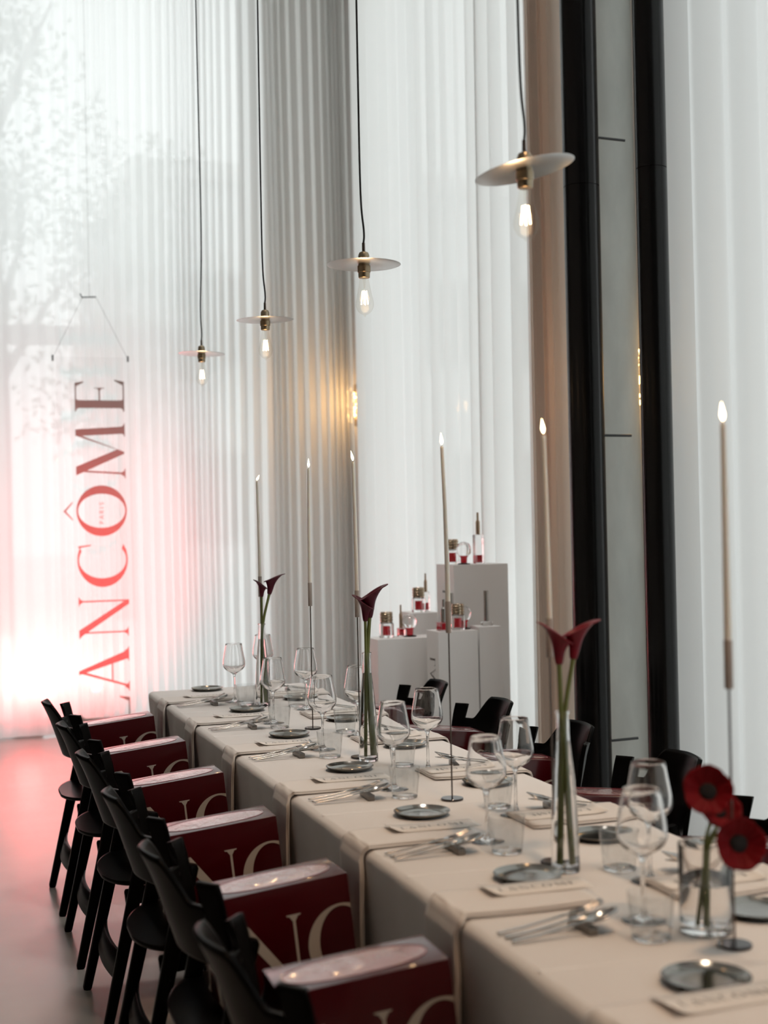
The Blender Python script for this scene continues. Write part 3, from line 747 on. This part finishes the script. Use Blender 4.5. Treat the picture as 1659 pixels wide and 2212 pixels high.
# ------------------------------------------------------------------ red boxes standing on the seats
BL, BD, BH = .300, .150, .240
def box_letters():
    near, _ = word('NCOM', .165, .02); near = [[(x - .118, y + .012) for x, y in P] for P in near]
    near = [clip_poly(P, -BL / 2 + .002, BL / 2 - .0005, .002, BH - .002) for P in near]
    left, _ = word('A', .165); left = [[(x - .075, y + .012) for x, y in P] for P in left]
    left = [clip_poly(P, -BD / 2 + .001, BD / 2 - .001, .002, BH) for P in left]
    a = flat(near, (0, -BD / 2 - .0006, 0), (1, 0, 0), (0, 0, 1))
    b = flat(left, (-BL / 2 - .0006, 0, 0), (0, -1, 0), (0, 0, 1))
    far = flat(near, (0, BD / 2 + .0006, 0), (-1, 0, 0), (0, 0, 1))
    right = flat(left, (BL / 2 + .0006, 0, 0), (0, 1, 0), (0, 0, 1))
    return [x.mesh('lettering', M['boxletter'], 0) for x in (a, b, far, right)]
letters = box_letters()
box_me = MB().box(-BL / 2, BL / 2, -BD / 2, BD / 2, 0, BH, .0022).mesh('carton', M['redbox'], 40)
def oval(a, b, n=48, p=2.4):
    return [(a * math.copysign(abs(cos(2 * pi * j / n)) ** (2 / p), cos(2 * pi * j / n)), b * math.copysign(abs(sin(2 * pi * j / n)) ** (2 / p), sin(2 * pi * j / n))) for j in range(n)]
O1, O2 = oval(.132, .056), oval(.1295, .0535)
rim_me = MB().quadstrip([[(x, y, BH - .0004) for x, y in O1], [(x, y, BH + .0014) for x, y in O1], [(x, y, BH + .0014) for x, y in O2], [(x, y, BH + .0004) for x, y in O2]], True).mesh('window_rim', M['filmrim'], 30)
fmb = MB(); rings = []
for k in range(9):
    f = max(.001, k / 8); rings.append([(x * f, y * f, BH + .0006 + .0022 * (1 - f * f) + .0007 * sin(x * f * 95 + 6 * y * f) * (1 - f)) for x, y in O2])
film_me = fmb.quadstrip(rings, True).mesh('film_window', M['film'], 180)
def make_box(loc, rz, tilt, label):
    t = thing('gift_box', label, 'box', loc, (0, tilt, rz), 'red gift boxes on the chairs')
    obj('carton', box_me, None, t, 0); obj('window_rim', rim_me, None, t, 0); obj('film_window', film_me, None, t, 0)
    for m_ in letters: obj('lettering', m_, None, t, 0)
    return t
TILT = -atan(.105)
BY = [5.64, 4.93, 4.268, 3.59, 2.955, 2.33]
b0 = None
for i, y in enumerate(BY):
    xl = .060; loc = (.66 + xl, y, .4325 + .105 * (xl + .185)); lab = 'dark red gift box on the ' + ORD[i] + ' chair from the far end, room side'
    b0 = make_box(loc, 0, TILT, lab) if b0 is None else dup(b0, loc, (0, TILT, R.uniform(-.03, .03)), lab)
for i, (x, y, a) in enumerate(RC):
    xl = .055 ; loc = (x - xl * cos(a), y - xl * sin(a), .4325 + .105 * (xl + .185))
    dup(b0, loc, (0, TILT, pi + a), 'dark red gift box on the ' + ORD[i] + ' chair from the far end, window side')

# ------------------------------------------------------------------ pendant lamps
LAMPS = [(1.245, 6.50, 2.278, (.0, .03)), (1.245, 5.20, 2.251, (.01, -.02)), (1.245, 3.93, 2.232, (.0, .01)), (1.245, 2.76, 2.225, (-.06, -.18))]
disc_prof = [(.008, .004), (.05, .003), (.107, .0005), (.110, 0), (.107, -.001), (.05, .001), (.008, .002)]
for i, (x, y, z, (tx, ty)) in enumerate(LAMPS):
    t = thing('pendant_lamp', 'bare bulb pendant lamp under a flat metal disc, ' + ['farthest and lowest in the picture', 'third from the black pipes', 'second from the black pipes', 'closest to the black pipes'][i], 'lamp', (x, y, z), group='disc pendant lamps')
    d = obj('shade_disc', MB().lathe(disc_prof, 64), M['brushed'], t, 50); d.rotation_euler = (tx, ty, 0)
    s = obj('socket', MB().lathe([(.0005, .040), (.006, .0395), (.013, .036), (.0165, .028), (.0170, .006), (.0170, -.002), (.0195, -.004), (.0195, -.022), (.0175, -.024), (.0170, -.038), (.015, -.040), (.0005, -.040)], 32), M['brass'], t, 30)
    obj('cord_grip', MB().lathe([(.0005, .066), (.0045, .065), (.0048, .040), (.0005, .039)], 16), M['bronze'], s, 40)
    kx, ky = R.uniform(-.012, .012), R.uniform(-.01, .01)
    pts = arc_pts([(0, 0, .062), (.002, 0, .10), (-.004 + kx * .3, ky * .3, .22), (kx, ky, .6), (kx * .6, ky, 1.6), (0, 0, CEIL - z)], 8)
    obj('cable', MB().tube(pts, .0031, 8), M['cable'], t)
    obj('ceiling_rose', MB().lathe([(.0005, CEIL - z), (.04, CEIL - z), (.04, CEIL - z - .02), (.0005, CEIL - z - .03)], 24), M['bronze'], t, 40)
    b = obj('bulb', MB().lathe(smooth_prof([(.0125, -.034), (.0135, -.042), (.0165, -.062), (.0225, -.092), (.0268, -.112), (.0262, -.126), (.020, -.139), (.010, -.147), (.0045, -.149), (.003, -.153), (.0006, -.156)], 3), 36), M['thin'], t, 180)
    for k in range(4):
        a = pi / 4 + k * pi / 2 + .3
        obj('filament', MB().tube([(.006 * cos(a), .006 * sin(a), -.078), (.010 * cos(a), .010 * sin(a), -.118)], .0016, 8), M['filament'], b)
    obj('filament_stem', MB().tube([(0, 0, -.036), (0, 0, -.07)], [.006, .002], 10), M['thin'], b)
    lamp('bulb_glow', 'POINT', (x, y, z - .1), .7, WARM, shadow_soft_size=.02)

# ------------------------------------------------------------------ hanging sign in front of the curtain
SY = 9.70
k_ = SY / 9.95
t = thing('hanging_sign', 'clear hanging sign with tall charcoal capitals before the curtain', 'sign', (1.085, SY, 0))
obj('panel', MB().box(-.265, .265, .001, .005, .16, 2.64, .0), M['acrylic'], t, 0)
xb = 1.343 * k_ - 1.085       # baseline side
CH = .345 * k_                # cap height
def zz(px): return EYE + (px) * 0
spans = dict()                 # letter: (bottom z, top z) read off along the sign
for ch, (za, zb) in zip('LANCOME', ((.08, .30), (.33, .64), (.70, .99), (1.055, 1.35), (1.405, 1.755), (1.80, 2.185), (2.265, 2.485))):
    polys, adv = GL[ch]()
    x0 = min(p[0] for P in polys for p in P); x1 = max(p[0] for P in polys for p in P)
    sc = (zb - za) / (x1 - x0)
    mb = flat([[((px - x0) * sc + za, py * CH) for px, py in P] for P in polys], (xb, -.0008, 0), (0, 0, 1), (-1, 0, 0))
    obj('letter', mb, M['signink'], t, 0)
x = 1.49; hh = .030
for ch in 'PARIS':
    P_, adv = SMALL[ch]
    mb = flat([[(px * hh + x, py * hh + CH * .46) for px, py in P] for P in P_], (xb, -.0008, 0), (0, 0, 1), (-1, 0, 0))
    obj('letter', mb, M['signink'], t, 0); x += (adv + .28) * hh
obj('hook', MB().tube([(-.062, 0, 3.075), (-.050, 0, 3.05), (.045, 0, 3.055)], .0045, 8), M['steel'], t)
for s in (-1, 1):
    obj('cord', MB().tube([(s * .045, 0, 3.054), (s * .255, .003, 2.63)], .0011, 6), M['cord'], t)
    obj('clip', MB().box(s * .255 - .005, s * .255 + .005, -.004, .008, 2.61, 2.65, .001), M['steel'], t)
obj('cord', MB().tube([(0, 0, 3.055), (0, .0, CEIL)], .0008, 6), M['cord'], t)

# ------------------------------------------------------------------ floodlights behind the curtain, added spotlight hidden behind the table
for (x, y, lab) in ((.66, 10.36, 'boxy floodlight on the floor behind the curtain, farther from the sign'), (1.12, 10.36, 'boxy floodlight on the floor behind the curtain, beside the sign')):
    t = thing('floodlight', lab, 'lamp', (x, y, 0), group='floor floodlights')
    obj('housing', MB().box(-.10, .10, -.06, .06, .05, .32, .01), M['lampbody'], t)
    obj('bracket', MB().box(-.11, .11, -.03, .03, 0, .05, .004), M['steel'], t)
    obj('lens', MB().lathe([(.0005, .326), (.045, .325), (.05, .319)], 20), M['lens'], t, 40)
t = thing('added_spotlight', 'added unseen black spotlight on the floor behind the table end', 'lamp', (1.25, 8.14, 0))  # fixture made up to go with the added red spot
obj('body', MB().tube([(0, -.10, .16), (0, 0, .19)], .05, 20), M['steel'], t)
obj('stand', MB().box(-.06, .06, -.09, .0, 0, .12, .01), M['steel'], t)

# ------------------------------------------------------------------ plinths with perfume bottles
PL = [('low', 2.17, 2.56, 6.75, 6.93, .864, 'wide white plinth behind the farthest window-row chair'),
      ('mid', 2.425, 2.64, 6.55, 6.72, .906, 'narrow white plinth with lettering, in front of the tall plinth'),
      ('tall', 2.612, 2.92, 6.80, 7.06, 1.23, 'tallest white plinth with lettering on its side'),
      ('r', 2.652, 2.775, 6.56, 6.70, .920, 'slim white plinth beside the narrow lettered plinth'),
      ('back', 2.455, 2.60, 7.02, 7.22, .972, 'small white plinth behind the wide low plinth')]
for nm, x0, x1, y0, y1, z, lab in PL:
    t = thing('display_plinth', lab, 'plinth', ((x0 + x1) / 2, (y0 + y1) / 2, 0), group='white plinths')
    hx, hy = (x1 - x0) / 2, (y1 - y0) / 2
    obj('body', MB().box(-hx, hx, -hy, hy, 0, z, .002), M['plinth'], t)
    if nm in ('mid', 'tall'):
        polys, tw = word('LANCOME', .075, .10)
        mb = flat(polys, (-hx - .0008, -.036, z - .13), (0, 0, -1), (0, 1, 0))
        mb.v = [(a, -b if False else b, c) for a, b, c in mb.v]
        obj('lettering', mb, M['ink'], t, 0)

def jar(x, y, z, lab):
    t = thing('perfume_jar', lab, 'perfume', (x, y, z + .0005), group='perfume bottles on the plinths')
    obj('glass', MB().lathe([(.0005, 0), (.036, 0), (.038, .003), (.038, .068), (.034, .076), (.0345, .077), (.031, .072), (.033, .066), (.033, .012), (.0005, .010)], 32), M['glass'], t, 40)
    obj('liquid', MB().lathe([(.0005, .014), (.020, .014), (.020, .060), (.0005, .060)], 24), M['redliquid'], t, 40)
    c = obj('cap', MB().lathe([(.0005, .078), (.030, .078), (.032, .080), (.032, .130), (.030, .133), (.0005, .133)], 32), M['gold'], t, 40)
    for k in range(3): obj('cap_ring', MB().lathe([(.032, .088 + .014 * k), (.034, .090 + .014 * k), (.034, .094 + .014 * k), (.032, .096 + .014 * k)], 32), M['brass'], c, 40)
def goblet(x, y, z, lab):
    t = thing('perfume_flacon', lab, 'perfume', (x, y, z + .0005), group='perfume bottles on the plinths')
    obj('foot', MB().lathe([(.0005, 0), (.034, 0), (.034, .004), (.018, .008), (.0005, .008)], 28), M['steel'], t, 40)
    obj('liquid', MB().lathe([(.0005, .009), (.017, .009), (.018, .036), (.026, .046), (.0005, .046)], 24), M['redliquid'], t, 40)
    obj('glass', MB().lathe([(.0005, .047), (.026, .047), (.038, .060), (.040, .085), (.030, .108), (.012, .118), (.0005, .119)], 28), M['glass'], t, 60)
def dropper(x, y, z, gh, top, r, metal, lab, liq=True, step=True):
    t = thing('perfume_bottle', lab, 'perfume', (x, y, z + .0005), group='perfume bottles on the plinths')
    if gh > .02:
        obj('glass', MB().box(-r * 1.9, r * 1.9, -r * 1.9, r * 1.9, 0, gh, .003), M['glass'], t)
        if liq: obj('liquid', MB().box(-r * 1.3, r * 1.3, -r * 1.3, r * 1.3, .006, min(gh - .006, .046), .002), M['redliquid'], t)
    h = top - gh
    prof = [(.0005, gh + .0005), (r, gh + .0005), (r, gh + h * .58), (r * .55, gh + h * .66), (r * .5, top), (.0005, top)] if step else [(.0005, gh + .0005), (r, gh + .0005), (r, top - .003), (r * .9, top), (.0005, top)]
    obj('sprayer', MB().lathe(prof, 24), M[metal], t, 30)
jar(2.252, 6.85, .864, 'brass-capped perfume jar on the wide low plinth')
dropper(2.338, 6.87, .864, .045, .165, .009, 'gold', 'slim gold perfume bottle between jar and flacon on the low plinth')
goblet(2.378, 6.845, .864, 'round clear flacon with red liquid on the wide low plinth')
jar(2.520, 7.1, .972, 'brass-capped perfume jar on the small rear plinth')
dropper(2.580, 7.15, .972, .105, .205, .009, 'gold', 'tall gold-topped bottle on the small rear plinth')
dropper(2.477, 6.60, .906, .045, .160, .016, 'silver', 'stepped silver bottle on the narrow lettered plinth')
jar(2.560, 6.62, .906, 'brass-capped perfume jar on the narrow lettered plinth')
goblet(2.606, 6.655, .906, 'round clear flacon with red liquid on the narrow lettered plinth')
dropper(2.556, 6.697, .906, .09, .185, .011, 'silver', 'silver-topped bottle behind the jar on the narrow lettered plinth', False, False)
dropper(2.722, 6.63, .920, .022, .180, .013, 'silver', 'plain tall silver tube on the slim plinth', False, False)
jar(2.668, 6.96, 1.23, 'brass-capped perfume jar on the tallest plinth')
goblet(2.694, 6.86, 1.23, 'round clear flacon with red liquid on the tallest plinth')
dropper(2.802, 6.92, 1.23, .155, .274, .012, 'gold', 'tall dropper bottle with gold top on the tallest plinth')

# ------------------------------------------------------------------ outdoors: trees and a building beyond the voile
def tree(x, y, h, rad, lab, seed):
    rr = random.Random(seed); t = thing('street_tree', lab, 'tree', (x, y, -.12), group='trees outside')
    obj('trunk', MB().tube([(0, 0, 0), (.05, 0, h * .3), (0, .1, h * .6), (.1, 0, h * .85)], [.2, .16, .11, .04], 10), M['bark'], t)
    for k in range(6):
        a = k * 1.1; z = h * (.35 + .07 * k)
        obj('branch', MB().tube([(0, 0, z), (.5 * rad * cos(a), .5 * rad * sin(a), z + .12 * h), (.8 * rad * cos(a), .8 * rad * sin(a), z + .18 * h)], [.08, .05, .02], 6), M['bark'], t)
    mb = MB()
    cl = [Vector((rr.gauss(0, .45) * rad, rr.gauss(0, .45) * rad, h * rr.uniform(.35, 1))) for _ in range(60)]
    for k in range(3600):
        c = cl[k % 60]; p = c + Vector((rr.gauss(0, .28), rr.gauss(0, .28), rr.gauss(0, .28)))
        a = Vector((rr.uniform(-1, 1), rr.uniform(-1, 1), rr.uniform(-1, 1))).normalized(); b = a.orthogonal().normalized(); s = rr.uniform(.06, .11)
        mb.poly([p - a * s, p + b * s * .5, p + a * s, p - b * s * .5])
    o = obj('foliage', mb, M['leaf'], t, 0); o['kind'] = 'stuff'
tree(1.0, 21.5, 10.5, 1.5, 'leafy street tree seen through the voile, farther from the building', 3)
tree(3.2, 24.0, 8.0, 1.3, 'smaller street tree seen through the voile beside the building', 5)
t = thing('neighbouring_building', 'plain flat-roofed grey building outside, seen through the voile', 'building', (8.2, 30.0, -.12))
obj('wall', MB().box(-4.4, 6, -4, 6, 0, 8.1), M['render'], t, 0)
obj('parapet', MB().box(-4.55, 6.1, -4.15, 6.1, 8.1, 8.45), M['plinth'], t, 0)
for k in range(4):
    for z in (1.2, 4.6):
        f = obj('window', MB().box(-3.6 + k * 2.3, -2.3 + k * 2.3, -4.05, -3.95, z, z + 1.8), M['frame'], t, 0)
        obj('pane', MB().box(-3.5 + k * 2.3, -2.4 + k * 2.3, -4.07, -4.04, z + .1, z + 1.7), M['steel'], f, 0)
